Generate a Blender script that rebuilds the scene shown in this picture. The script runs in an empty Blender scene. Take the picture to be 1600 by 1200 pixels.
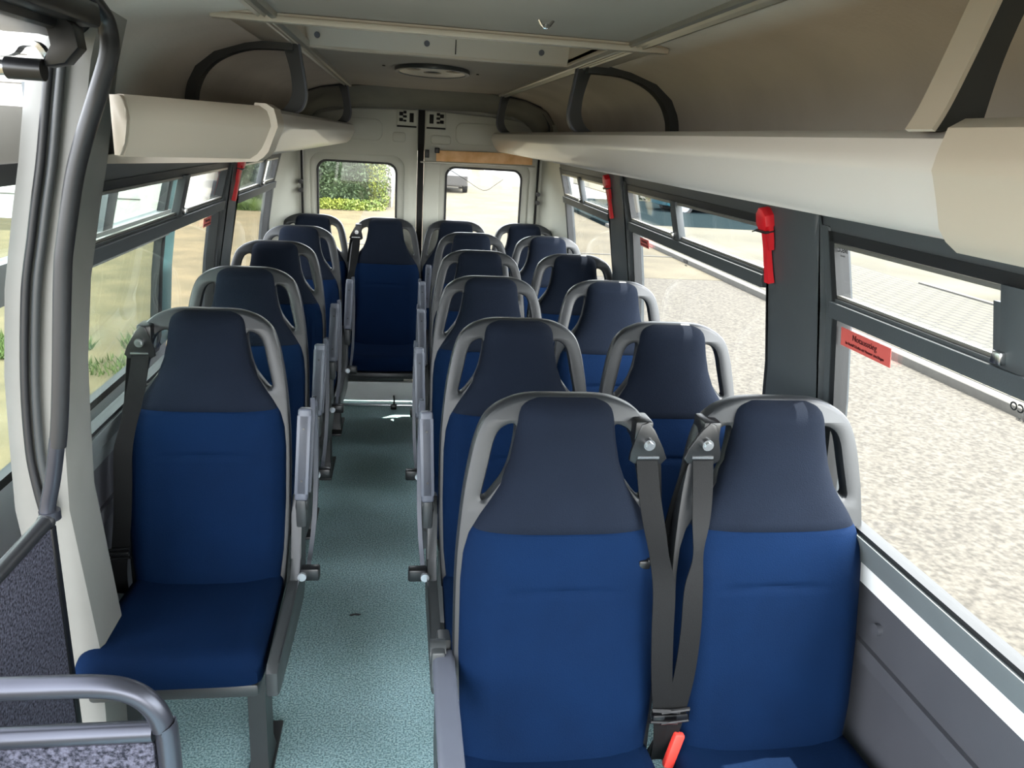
import bpy, bmesh, math, random
from mathutils import Vector, Matrix
random.seed(7)
C = bpy.context.scene.collection
PI = math.pi

# ---------------------------------------------------------------- camera, world, sun, exposure
cd = bpy.data.cameras.new('camera'); cam = bpy.data.objects.new('camera', cd); C.objects.link(cam)
cd.sensor_width = 36; cd.lens = 27.0; cd.clip_start = 0.02; cd.clip_end = 500
F, VP, ROLL = 1200.0, (630.0, 208.0), 0.063
ay = Vector((VP[0]-800, VP[1]-600, F)).normalized()
hh = Vector((math.cos(ROLL), math.sin(ROLL), 0))
dn = ay.cross(hh).normalized()
if dn.y < 0: dn = -dn
ax = dn.cross(ay); az = -dn
M3 = Matrix(((ax.x, -ax.y, -ax.z), (ay.x, -ay.y, -ay.z), (az.x, -az.y, -az.z)))
cam.matrix_world = Matrix.Translation((0, 0, 1.80)) @ M3.to_4x4()
bpy.context.scene.camera = cam
vs = bpy.context.scene.view_settings
vs.view_transform = 'Standard'; vs.look = 'None'; vs.gamma = 1; vs.use_curve_mapping = False
vs.exposure = 2.15
w = bpy.data.worlds.new('sky'); bpy.context.scene.world = w; w.use_nodes = True
nt = w.node_tree; nt.nodes.clear()
sky = nt.nodes.new('ShaderNodeTexSky'); sky.sky_type = 'NISHITA'; sky.sun_disc = False
sky.sun_elevation = math.radians(52); sky.sun_rotation = math.radians(140); sky.dust_density = 1.5
bg = nt.nodes.new('ShaderNodeBackground'); bg.inputs['Strength'].default_value = 0.55
wo = nt.nodes.new('ShaderNodeOutputWorld')
hs = nt.nodes.new('ShaderNodeHueSaturation'); hs.inputs['Saturation'].default_value = .22; nt.links.new(sky.outputs[0], hs.inputs['Color']); nt.links.new(hs.outputs[0], bg.inputs[0]); nt.links.new(bg.outputs[0], wo.inputs[0])
SUN = Vector((0.34, 0.29, 1.0)).normalized()          # direction towards the sun
sl = bpy.data.lights.new('sun', 'SUN'); sl.energy = 4.0; sl.angle = 0.009; sl.color = (1, .95, .86)
so = bpy.data.objects.new('sun', sl); C.objects.link(so); so.rotation_euler = SUN.to_track_quat('Z', 'Y').to_euler()

# ---------------------------------------------------------------- materials
def S(c): return tuple(((v/255)/12.92 if v/255 <= .04045 else ((v/255+.055)/1.055)**2.4) for v in c)
def mat(name, rgb, rough=.6, metal=0, bump=0, bscale=200, var=0, vscale=8, rgb2=None, spec=.5, sheen=0, coat=0):
    m = bpy.data.materials.new(name); m.use_nodes = True
    n = m.node_tree.nodes; l = m.node_tree.links; b = n['Principled BSDF']
    c = S(rgb)
    b.inputs['Roughness'].default_value = rough; b.inputs['Metallic'].default_value = metal
    b.inputs['Specular IOR Level'].default_value = spec
    if sheen: b.inputs['Sheen Weight'].default_value = sheen; b.inputs['Sheen Roughness'].default_value = .5
    if coat: b.inputs['Coat Weight'].default_value = coat
    tc = n.new('ShaderNodeTexCoord')
    no = n.new('ShaderNodeTexNoise'); no.inputs['Scale'].default_value = vscale; no.inputs['Detail'].default_value = 5
    l.new(tc.outputs['Object'], no.inputs['Vector'])
    rp = n.new('ShaderNodeValToRGB')
    if rgb2: d = S(rgb2)
    else: d = tuple(v*(1-var) for v in c); c = tuple(min(1, v*(1+var)) for v in c)
    rp.color_ramp.elements[0].color = (*d, 1); rp.color_ramp.elements[1].color = (*c, 1)
    rp.color_ramp.elements[0].position = .35; rp.color_ramp.elements[1].position = .65
    l.new(no.outputs['Fac'], rp.inputs[0]); l.new(rp.outputs[0], b.inputs['Base Color'])
    if bump:
        n2 = n.new('ShaderNodeTexNoise'); n2.inputs['Scale'].default_value = bscale; n2.inputs['Detail'].default_value = 3
        l.new(tc.outputs['Object'], n2.inputs['Vector'])
        bp = n.new('ShaderNodeBump'); bp.inputs['Strength'].default_value = bump; bp.inputs['Distance'].default_value = .004
        l.new(n2.outputs['Fac'], bp.inputs['Height']); l.new(bp.outputs[0], b.inputs['Normal'])
    return m
M = {}
M['fabric'] = mat('blue_seat_fabric', (3, 23, 50), .85, bump=.25, bscale=420, var=.10, vscale=5, spec=.08)
M['headfab'] = mat('dark_headrest_fabric', (18, 24, 35), .88, bump=.3, bscale=420, var=.08, vscale=6, spec=.08)
M['shell'] = mat('grey_seat_plastic', (28, 31, 34), .42, bump=.05, bscale=600, var=.04)
M['arm'] = mat('light_grey_armrest_plastic', (84, 88, 98), .45, var=.04)
M['frame'] = mat('dark_grey_seat_frame', (50, 53, 54), .4, var=.05)
M['belt'] = mat('black_belt_webbing', (11, 12, 13), .7, spec=.2, bump=.2, bscale=700)
M['black'] = mat('black_plastic', (18, 19, 21), .35)
M['chrome'] = mat('polished_steel', (200, 202, 205), .22, 1)
M['red'] = mat('red_plastic', (205, 28, 38), .4)
M['redbtn'] = mat('red_buckle_button', (220, 60, 50), .45)
M['trimdark'] = mat('dark_grey_wall_trim', (64, 69, 72), .5, bump=.05, bscale=300, var=.05)
M['panel'] = mat('grey_side_panel', (66, 67, 72), .55, bump=.06, bscale=400, var=.05)
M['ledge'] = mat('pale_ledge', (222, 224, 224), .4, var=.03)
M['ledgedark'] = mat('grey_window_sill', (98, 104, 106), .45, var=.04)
M['rubber'] = mat('black_rubber', (26, 28, 30), .5)
M['cream'] = mat('off_white_plastic', (178, 167, 152), .38, var=.03, vscale=2)
M['rack'] = mat('pale_grey_rack_plastic', (196, 190, 184), .3, var=.03, vscale=1.5, coat=.2)
M['roof'] = mat('grey_beige_roof_lining', (200, 192, 182), .95, bump=.15, bscale=90, var=.07, vscale=3, spec=.1)
M['ceil'] = mat('pale_ceiling_board', (148, 139, 129), .75, var=.05, vscale=2)
M['doorpaint'] = mat('grey_white_door_paint', (186, 187, 176), .4, var=.03, vscale=3)
M['doorwhite'] = mat('white_body_paint', (222, 224, 226), .3, var=.03, coat=.3)
M['header'] = mat('charcoal_header_board', (120, 118, 108), .7, var=.06)
M['alu'] = mat('aluminium_rail', (170, 168, 160), .35, .8)
M['wood'] = mat('orange_wooden_batten', (252, 204, 150), .5, rgb2=(232, 176, 116), vscale=14)
M['dial'] = mat('silver_ring', (190, 195, 200), .3, .7)
M['tube'] = mat('brushed_grey_tube', (66, 68, 76), .34, .7, var=.06)
M['carpet'] = mat('dark_flecked_carpet', (30, 31, 38), .95, bump=.6, bscale=300, rgb2=(84, 84, 96), vscale=170, spec=.1)
M['blacktube'] = mat('black_rubber_trim', (30, 31, 33), .42)
M['gap'] = mat('black_gap', (12, 12, 12), .8)
def floor_mat():
    m = mat('flecked_green_vinyl', (150, 184, 180), .42, bump=.08, bscale=250, spec=.4)
    n = m.node_tree.nodes; l = m.node_tree.links; b = n['Principled BSDF']
    tc = n.new('ShaderNodeTexCoord')
    a = n.new('ShaderNodeTexNoise'); a.inputs['Scale'].default_value = 170; a.inputs['Detail'].default_value = 2
    r = n.new('ShaderNodeValToRGB'); e = r.color_ramp.elements
    e[0].position = .38; e[0].color = (*S((124, 160, 165)), 1); e[1].position = .58; e[1].color = (*S((198, 236, 240)), 1)
    x = e.new(.70); x.color = (*S((228, 244, 238)), 1)
    c = n.new('ShaderNodeTexNoise'); c.inputs['Scale'].default_value = 2.2; c.inputs['Detail'].default_value = 6
    r2 = n.new('ShaderNodeValToRGB'); r2.color_ramp.elements[0].position = .35; r2.color_ramp.elements[0].color = (.78, .80, .78, 1)
    r2.color_ramp.elements[1].position = .6; r2.color_ramp.elements[1].color = (1, 1, 1, 1)
    mx = n.new('ShaderNodeMix'); mx.data_type = 'RGBA'; mx.blend_type = 'MULTIPLY'; mx.inputs[0].default_value = 1
    l.new(tc.outputs['Object'], a.inputs['Vector']); l.new(tc.outputs['Object'], c.inputs['Vector'])
    l.new(a.outputs['Fac'], r.inputs[0]); l.new(c.outputs['Fac'], r2.inputs[0])
    l.new(r.outputs[0], mx.inputs[6]); l.new(r2.outputs[0], mx.inputs[7]); l.new(mx.outputs[2], b.inputs['Base Color'])
    return m
M['floor'] = floor_mat()
def glass_mat(name, tint, refl=.6):
    m = bpy.data.materials.new(name); m.use_nodes = True
    n = m.node_tree.nodes; l = m.node_tree.links; n.clear()
    o = n.new('ShaderNodeOutputMaterial'); t = n.new('ShaderNodeBsdfTransparent'); g = n.new('ShaderNodeBsdfGlossy')
    g.inputs['Roughness'].default_value = .01; t.inputs[0].default_value = (*tint, 1)
    fr = n.new('ShaderNodeLayerWeight'); fr.inputs['Blend'].default_value = .5
    pw = n.new('ShaderNodeMath'); pw.operation = 'POWER'; pw.inputs[1].default_value = 5; l.new(fr.outputs['Facing'], pw.inputs[0])
    mu = n.new('ShaderNodeMath'); mu.operation = 'MULTIPLY_ADD'; mu.inputs[1].default_value = refl; mu.inputs[2].default_value = .025
    mx = n.new('ShaderNodeMixShader')
    l.new(pw.outputs[0], mu.inputs[0]); l.new(mu.outputs[0], mx.inputs[0]); l.new(t.outputs[0], mx.inputs[1]); l.new(g.outputs[0], mx.inputs[2]); l.new(mx.outputs[0], o.inputs[0])
    return m
M['glass'] = glass_mat('clear_window_glass', (.97, .98, .97))
M['tint'] = glass_mat('green_tinted_glass', (.86, .93, .89))
M['asphalt'] = mat('sunlit_asphalt', (80, 77, 71), .95, bump=.5, bscale=60, rgb2=(58, 56, 52), vscale=22, spec=.1)
M['kerb'] = mat('kerb_concrete', (64, 62, 57), .9, var=.08)
M['sand'] = mat('sandy_gravel', (84, 76, 58), .95, rgb2=(70, 65, 50), vscale=1.6, bump=.5, bscale=30, spec=.1)
M['grass'] = mat('grass_blades', (66, 84, 22), .8, rgb2=(44, 62, 18), vscale=3)
M['leaf'] = mat('dark_leaves', (50, 66, 34), .7, rgb2=(28, 44, 22), vscale=1.2)
M['leafy'] = mat('yellow_green_leaves', (104, 112, 32), .7, rgb2=(70, 88, 26), vscale=1.6)
M['wallwhite'] = mat('white_render_wall', (150, 149, 144), .8, var=.03)
M['bark'] = mat('bark', (86, 72, 56), .9)
M['carblack'] = mat('black_car_paint', (24, 26, 30), .25, coat=.6)
M['cargrey'] = mat('silver_car_paint', (124, 130, 138), .3, .4, coat=.6)
M['carteal'] = mat('dark_teal_car_paint', (30, 66, 76), .3, coat=.6)
M['darkglass'] = mat('dark_car_glass', (24, 30, 34), .1)
M['tyre'] = mat('tyre', (24, 24, 25), .85)
M['wire'] = mat('galvanised_wire', (150, 152, 148), .5, .5)
M['signred'] = mat('red_sticker', (186, 84, 78), .5)
M['ink'] = mat('dark_sticker_ink', (70, 16, 18), .6)
M['inkblack'] = mat('black_print', (16, 18, 18), .6)
def brick_mat():
    m = mat('paving_bricks', (150, 140, 112), .9)
    n = m.node_tree.nodes; l = m.node_tree.links; b = n['Principled BSDF']
    tc = n.new('ShaderNodeTexCoord'); mp = n.new('ShaderNodeMapping'); mp.inputs['Rotation'].default_value = (0, 0, PI/2)
    br = n.new('ShaderNodeTexBrick'); br.inputs['Scale'].default_value = 1.3; br.inputs['Mortar Smooth'].default_value = .2
    br.inputs['Color1'].default_value = (*S((60, 56, 41)), 1); br.inputs['Color2'].default_value = (*S((54, 51, 38)), 1)
    br.inputs['Mortar'].default_value = (*S((18, 18, 14)), 1); br.inputs['Mortar Size'].default_value = .035
    l.new(tc.outputs['Object'], mp.inputs[0]); l.new(mp.outputs[0], br.inputs['Vector']); l.new(br.outputs[0], b.inputs['Base Color'])
    return m
M['brick'] = brick_mat()

# ---------------------------------------------------------------- helpers
def new_bm(): return bmesh.new()
def finish(name, bm, m, parent=None, smooth=True, loc=None):
    bmesh.ops.recalc_face_normals(bm, faces=bm.faces[:])
    me = bpy.data.meshes.new(name); bm.to_mesh(me); bm.free(); me.materials.append(m)
    if smooth:
        me.polygons.foreach_set('use_smooth', [True]*len(me.polygons))
        try: me.set_sharp_from_angle(angle=math.radians(38))
        except Exception: pass
    return inst(name, me, parent, loc)
def inst(name, me, parent=None, loc=None):
    o = bpy.data.objects.new(name, me); C.objects.link(o)
    if parent: o.parent = parent
    if loc: o.location = loc
    return o
def tag(o, label=None, cat=None, group=None, kind=None):
    if label: o['label'] = label
    if cat: o['category'] = cat
    if group: o['group'] = group
    if kind: o['kind'] = kind
    return o
def empty(name, loc=(0, 0, 0), **k):
    o = bpy.data.objects.new(name, None); C.objects.link(o); o.location = loc; o.empty_display_size = .1
    return tag(o, **k)
def struct(o): o['kind'] = 'structure'; return o
def box(bm, x0, x1, y0, y1, z0, z1, bev=0, seg=2, mtx=None):
    ret = bmesh.ops.create_cube(bm, size=1)
    vs_ = ret['verts']
    for v in vs_: v.co = Vector(((x0+x1)/2+v.co.x*(x1-x0), (y0+y1)/2+v.co.y*(y1-y0), (z0+z1)/2+v.co.z*(z1-z0)))
    if bev:
        es = list({e for v in vs_ for e in v.link_edges})
        r = bmesh.ops.bevel(bm, geom=es, offset=bev, segments=seg, affect='EDGES', profile=.5)
        vs_ = list({v for f in r['faces'] for v in f.verts} | {v for v in vs_ if v.is_valid})
    if mtx is not None: bmesh.ops.transform(bm, matrix=mtx, verts=vs_)
def prism(bm, pts, a0, a1, axis='y', bev=0):
    """polygon in the plane across the axis, extruded from a0 to a1; pts are (x,z) for y, (y,z) for x, (x,y) for z"""
    def P(p, a):
        return {'y': (p[0], a, p[1]), 'x': (a, p[0], p[1]), 'z': (p[0], p[1], a)}[axis]
    A = [bm.verts.new(P(p, a0)) for p in pts]; B = [bm.verts.new(P(p, a1)) for p in pts]
    n = len(pts); fs = []
    for i in range(n): fs.append(bm.faces.new((A[i], A[(i+1) % n], B[(i+1) % n], B[i])))
    fa = bm.faces.new(A); fb = bm.faces.new(B[::-1])
    if bev:
        es = list(set(fa.edges) | set(fb.edges))
        bmesh.ops.bevel(bm, geom=es, offset=bev, segments=2, affect='EDGES', profile=.5)
def catmull(pts, n=6, closed=False):
    P = [Vector(p) for p in pts]; out = []; N = len(P)
    rng = range(N if closed else N-1)
    for i in rng:
        if closed: a, b, c, d = P[(i-1) % N], P[i], P[(i+1) % N], P[(i+2) % N]
        else: a, b, c, d = P[max(i-1, 0)], P[i], P[i+1], P[min(i+2, N-1)]
        for k in range(n):
            t = k/n
            out.append(.5*((2*b)+(c-a)*t+(2*a-5*b+4*c-d)*t*t+(3*b-a-3*c+d)*t**3))
    if not closed: out.append(P[-1])
    return out
def tube(bm, pts, r, seg=12, smooth=0, flat=None, closed=False):
    """round tube, or with flat=(w,h,side vector) a flat strip, along a path"""
    P = catmull(pts, smooth, closed) if smooth else [Vector(p) for p in pts]
    N = len(P); rings = []
    up = None
    for i, p in enumerate(P):
        t = (P[(i+1) % N] - P[i-1]) if closed else (P[min(i+1, N-1)] - P[max(i-1, 0)])
        t.normalize()
        if flat:
            s = Vector(flat[2]); s = (s - t*s.dot(t)).normalized(); u = t.cross(s)
            w_, h_ = flat[0]/2, flat[1]/2
            ring = [p+s*w_+u*h_, p-s*w_+u*h_, p-s*w_-u*h_, p+s*w_-u*h_]
        else:
            if up is None: up = Vector((0, 0, 1)) if abs(t.z) < .9 else Vector((1, 0, 0))
            s = t.cross(up).normalized(); up = s.cross(t).normalized()
            rr = r[i] if isinstance(r, list) else r
            ring = [p+(s*math.cos(2*PI*k/seg)+up*math.sin(2*PI*k/seg))*rr for k in range(seg)]
        rings.append([bm.verts.new(q) for q in ring])
    loft_rings(bm, rings, closed)
def loft_rings(bm, rings, closed=False, cap=True):
    n = len(rings[0])
    for i in range(len(rings) if closed else len(rings)-1):
        a, b = rings[i], rings[(i+1) % len(rings)]
        for k in range(n): bm.faces.new((a[k], a[(k+1) % n], b[(k+1) % n], b[k]))
    if cap and not closed: bm.faces.new(rings[0]); bm.faces.new(rings[-1][::-1])
def disc(bm, c, axis, r, h, seg=20, r2=None):
    a = Vector(axis).normalized()
    q = a.to_track_quat('Z', 'Y').to_matrix().to_4x4()
    bmesh.ops.create_cone(bm, cap_ends=True, segments=seg, radius1=r, radius2=r if r2 is None else r2, depth=h, matrix=Matrix.Translation(Vector(c)) @ q)
def plate(name, outer, holes, thick, m, parent=None, mapf=None, bevel=0, sub=0):
    """2-D outline with holes, filled and extruded; mapf turns (x, y, depth) into a point"""
    cu = bpy.data.curves.new(name, 'CURVE'); cu.dimensions = '2D'; cu.fill_mode = 'BOTH'
    cu.extrude = thick/2-bevel; cu.bevel_depth = bevel; cu.bevel_resolution = 1; cu.offset = -bevel
    for L in [outer]+holes:
        s = cu.splines.new('POLY'); s.points.add(len(L)-1)
        for i, p in enumerate(L): s.points[i].co = (p[0], p[1], 0, 1)
        s.use_cyclic_u = True
    t = bpy.data.objects.new('tmp', cu); C.objects.link(t)
    dg = bpy.context.evaluated_depsgraph_get()
    me = bpy.data.meshes.new_from_object(t.evaluated_get(dg)); bpy.data.objects.remove(t); bpy.data.curves.remove(cu)
    bm = bmesh.new(); bm.from_mesh(me); bpy.data.meshes.remove(me)
    bmesh.ops.remove_doubles(bm, verts=bm.verts[:], dist=1e-5)
    if mapf:
        for v in bm.verts: v.co = Vector(mapf(v.co.x, v.co.y, v.co.z))
    return finish(name, bm, m, parent)
def rrect(x0, x1, y0, y1, r, n=5):
    out = []
    for cx, cy, a in ((x1-r, y1-r, 0), (x0+r, y1-r, PI/2), (x0+r, y0+r, PI), (x1-r, y0+r, 1.5*PI)):
        for k in range(n+1): out.append((cx+r*math.cos(a+k/n*PI/2), cy+r*math.sin(a+k/n*PI/2)))
    return out
def lerp_tab(tab, x):
    if x <= tab[0][0]: return tab[0][1]
    for (a, va), (b, vb) in zip(tab, tab[1:]):
        if x <= b:
            t = (x-a)/(b-a); return va+(vb-va)*t
    return tab[-1][1]
def text_mesh(name, s, size, m, parent, mtx, ext=.0008, bold=False):
    cu = bpy.data.curves.new(name, 'FONT'); cu.body = s; cu.size = size; cu.extrude = ext; cu.align_x = 'CENTER'; cu.align_y = 'CENTER'
    if bold: cu.offset = size*.02
    t = bpy.data.objects.new('tmp', cu); C.objects.link(t)
    dg = bpy.context.evaluated_depsgraph_get()
    me = bpy.data.meshes.new_from_object(t.evaluated_get(dg)); bpy.data.objects.remove(t); bpy.data.curves.remove(cu)
    me.transform(mtx); me.materials.clear(); me.materials.append(m)
    o = inst(name, me, parent); return o

# ---------------------------------------------------------------- the bus body
XC = .125                      # centre line of the bus
WT = [(-.02, .955), (.88, .955), (.95, .94), (.99, .922), (1.25, .90), (1.48, .864), (1.64, .822), (1.75, .80), (1.85, .787), (1.90, .777), (1.955, .747), (2.0, .69), (2.03, .60), (2.055, .46)]
def W(z): return lerp_tab(WT, z)
Y0, Y1 = -1.30, 5.2
def band_pts(z0, z1, side, t_in=0., t_out=.03, n=4, extra=()):
    zs = sorted({z0, z1, *[a for a, _ in WT if z0 < a < z1], *extra})
    inn = [(XC+side*(W(z)-t_in), z) for z in zs]; out = [(XC+side*(W(z)+t_out), z) for z in zs]
    return inn+out[::-1]
def band(bm, z0, z1, y0, y1, side, t_in=0., t_out=.03, bev=0):
    prism(bm, band_pts(z0, z1, side, t_in, t_out), y0, y1, 'y', bev)

# floor
bm = new_bm(); box(bm, XC-.98, XC+.98, Y0, Y1+.02, -.06, 0)
floor = struct(finish('floor', bm, M['floor'], smooth=False))
# walls: lower panels and pillars
WIN = {1: [(-.55, 1.62), (1.95, 3.28), (3.62, 4.72)], -1: [(1.90, 3.36), (3.62, 4.70)]}
for side, nm in ((1, 'wall_right'), (-1, 'wall_left')):
    bm = new_bm()
    ys = Y0 if side == 1 else 1.72
    band(bm, -.02, .875, ys, Y1, side, 0, .03)
    # armrest groove line and lower rail
    band(bm, .70, .74, ys+.0, Y1-.3, side, .012, 0, .004)
    for k in range(3 if side > 0 else 2):
        yy = (1.35, 3.0, 4.4)[k] if side > 0 else (2.6, 4.2)[k]
        disc(bm, (XC+side*.949, yy, .80), (1, 0, 0), .013, .012)
    struct(finish(nm, bm, M['panel']))
    # window band: header and pillars
    bm = new_bm()
    band(bm, 1.635, 1.80, ys, Y1, side, 0, .035)
    edges = [ys]+[e for w_ in WIN[side] for e in w_]+[4.80]
    for a, b in zip(edges[0::2], edges[1::2]):
        if b-a > .03:
            band(bm, .93, 1.66, a, b, side, .004, .045, .006)
            if .2 < b-a < .5: band(bm, .90, 1.70, a+.03, b-.03, side, .02, 0, .01)
    struct(finish('trim_window_band_'+('right' if side > 0 else 'left'), bm, M['trimdark']))
    # sill: dark sloping frame, pale ledge
    bm = new_bm(); band(bm, .925, .992, ys, 4.8, side, .012, .03, .004)
    struct(finish('trim_sill_'+('right' if side > 0 else 'left'), bm, M['ledgedark']))
    bm = new_bm()
    xx = XC+side*.955
    pts = [(xx+side*.02, .93), (xx-side*.008, .928), (xx-side*.014, .918), (xx-side*.010, .872), (xx+side*.02, .868)]
    prism(bm, pts, ys, 4.95, 'y')
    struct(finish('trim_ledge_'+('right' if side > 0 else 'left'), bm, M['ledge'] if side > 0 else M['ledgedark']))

# unseen cab end: low wall and windscreen header, gap sized for the light inside
bm = new_bm(); box(bm, XC-.98, XC+.98, Y0-.04, Y0, -.06, .30); struct(finish('wall_front', bm, M['panel'], smooth=False))
bm = new_bm(); box(bm, XC-.98, XC+.98, Y0-.04, Y0, 1.78, 2.1); struct(finish('trim_windscreen_header', bm, M['header'], smooth=False))
# windows
def sy(p0, p1): return (min(p0, p1), max(p0, p1))
wn = 0
for side in (1, -1):
    for i, (ya, yb) in enumerate(WIN[side]):
        wn += 1
        root = empty(f'window_{wn}', (XC+side*.9, (ya+yb)/2, .99)); struct(root)
        inv = Matrix.Translation(-root.location)
        def part(name, bm, m, smooth=True):
            bmesh.ops.transform(bm, matrix=inv, verts=bm.verts[:]); return finish(name, bm, m, root, smooth)
        bm = new_bm()                              # rubber surround
        band(bm, .985, 1.003, ya, yb, side, .004, .03, .002); band(bm, 1.628, 1.65, ya, yb, side, .004, .03, .002)
        band(bm, .985, 1.65, ya-.005, ya+.018, side, .004, .03); band(bm, .985, 1.65, yb-.018, yb+.005, side, .004, .03)
        part('rubber_surround', bm, M['rubber'])
        bm = new_bm(); band(bm, 1.458, 1.494, ya+.01, yb-.01, side, .022, .03, .004)
        band(bm, 1.494, 1.502, ya+.02, yb-.02, side, .010, .004)
        part('middle_rail', bm, M['trimdark'])
        bm = new_bm(); band(bm, 1.503, 1.510, ya+.02, yb-.02, side, .004, .006)
        band(bm, 1.618, 1.626, ya+.02, yb-.02, side, .004, .006); part('slider_track', bm, M['alu'])
        yd = {(1, 0): 1.06, (1, 1): 2.66, (1, 2): 4.2, (-1, 0): 2.70, (-1, 1): 4.22}[(side, i)]
        bm = new_bm(); band(bm, 1.49, 1.63, yd-.028, yd+.028, side, .014, .012, .003)
        band(bm, 1.505, 1.60, yd+.028, yd+.05, side, .008, .01, .002); part('divider', bm, M['trimdark'])
        bm = new_bm(); box(bm, -.008, .008, yd+.012, yd+.034, 1.50, 1.522, .003)
        bmesh.ops.translate(bm, vec=(XC+side*(W(1.5)-.02), 0, 0), verts=bm.verts[:]); part('latch', bm, M['chrome'])
        bm = new_bm(); band(bm, .99, 1.47, ya, yb, side, -.012, .017); part('lower_pane', bm, M['glass'])
        bm = new_bm(); band(bm, 1.48, 1.64, ya, yd, side, -.012, .017); part('upper_pane', bm, M['glass'])
        bm = new_bm(); band(bm, 1.48, 1.64, yd, yb, side, -.006, .011); part('upper_pane', bm, M['glass'])

# roof: side linings, centre board with an opening for the hatch
bm = new_bm()
band(bm, 1.79, 2.055, Y0, Y1, 1, 0, .03); band(bm, 1.79, 2.055, 1.72, Y1, -1, 0, .03); band(bm, 1.945, 2.055, Y0, 1.72, -1, 0, .03)
struct(finish('ceiling_lining', bm, M['roof']))
HX0, HX1, HY0, HY1 = -.305, .53, 2.07, 2.68
bm = new_bm()
for (a, b, c, d) in ((XC-.47, XC+.47, Y0, HY0), (XC-.47, XC+.47, HY1, Y1), (XC-.47, HX0, HY0, HY1), (HX1, XC+.47, HY0, HY1)):
    box(bm, a, b, c, d, 2.05, 2.06)
struct(finish('ceiling', bm, M['ceil'], smooth=False))
# aluminium channels along the ceiling
for side in (1, -1):
    bm = new_bm(); x = XC+side*.447
    pts = [(x-.020, 2.056), (x-.020, 2.040), (x-.015, 2.036), (x-.010, 2.042), (x-.003, 2.042), (x, 2.036), (x+.003, 2.042), (x+.010, 2.042), (x+.015, 2.034), (x+.026, 2.036), (x+.028, 2.058)]
    prism(bm, pts, Y0, 4.78, 'y'); struct(finish('trim_ceiling_channel_'+('right' if side > 0 else 'left'), bm, M['alu']))
# dark hoops following the roof
def hoop(y, side, d=.035):
    bm = new_bm()
    zs = [1.80, 1.85, 1.90, 1.955, 2.0, 2.03]
    path = [(XC+side*(W(z)-.018), y, z) for z in zs]+[(XC+side*.46, y, 2.034)]
    tube(bm, path, 0, smooth=4, flat=(d, .03, (0, 1, 0)))
    return bm
n = 0
for y, side in ((2.62, 1), (2.62, -1), (4.86, 1), (4.86, -1), (.84, 1)):
    n += 1; struct(finish(f'trim_{n}', hoop(y, side, .05 if y < 4 else .035), M['frame']))
# rear header board above the doors
bm = new_bm()
prof = [(-.775, 1.80), (-.765, 1.90), (-.72, 1.965), (-.60, 2.01), (-.35, 2.045), (0, 2.06), (.35, 2.045), (.60, 2.01), (.72, 1.965), (.765, 1.90), (.775, 1.80)]
inner = [(-.705, 1.80), (-.695, 1.86), (-.655, 1.90), (-.56, 1.925), (-.35, 1.94), (0, 1.95), (.35, 1.955), (.56, 1.94), (.655, 1.905), (.695, 1.86), (.705, 1.80)]
A = [bm.verts.new((XC+p[0], 4.80, p[1])) for p in prof]; B = [bm.verts.new((XC+p[0], 5.12, p[1])) for p in inner]; D = [bm.verts.new((XC+p[0], 5.20, p[1]+.005)) for p in inner]
for i in range(len(A)-1):
    bm.faces.new((A[i], A[i+1], B[i+1], B[i])); bm.faces.new((B[i], B[i+1], D[i+1], D[i]))
hd = struct(finish('trim_rear_header', bm, M['header']))
md = hd.modifiers.new('s', 'SOLIDIFY'); md.thickness = .012; md.offset = 1
# back wall behind everything, with corner panels
bm = new_bm()
for side in (1, -1):
    xa = XC+side*.765; xb = XC+side*1.0
    box(bm, min(xa, xb), max(xa, xb), 5.18, 5.24, -.06, 2.1)
box(bm, XC-.98, XC+.98, 5.20, 5.24, 1.70, 2.12)
struct(finish('wall_back', bm, M['doorpaint'], smooth=False))
for side, nm in ((1, 'right'), (-1, 'left')):
    bm = new_bm()
    # rounded corner panel from the last window to the door jamb
    rings = []
    for z in (0, .5, .9, 1.2, 1.45, 1.62, 1.72, 1.80, 1.9):
        ww = min(W(max(z, .99)), .93) if z > .9 else .93
        rings.append([bm.verts.new((XC+side*a, b, z)) for a, b in ((ww-.002, 4.74), (ww-.010, 4.78), (ww-.03, 4.92), (.80 if z < 1.8 else .76, 5.10), (.775, 5.14), (.745, 5.15), (.745, 5.185), (ww+.02, 5.19), (ww+.03, 4.74))])
    loft_rings(bm, rings); struct(finish('trim_corner_'+nm, bm, M['doorpaint']))
    bm = new_bm(); box(bm, XC+side*.752-.005, XC+side*.752+.005, 5.128, 5.152, .05, 1.83)
    struct(finish('trim_hinge_seal_'+nm, bm, M['gap'], smooth=False))

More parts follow.
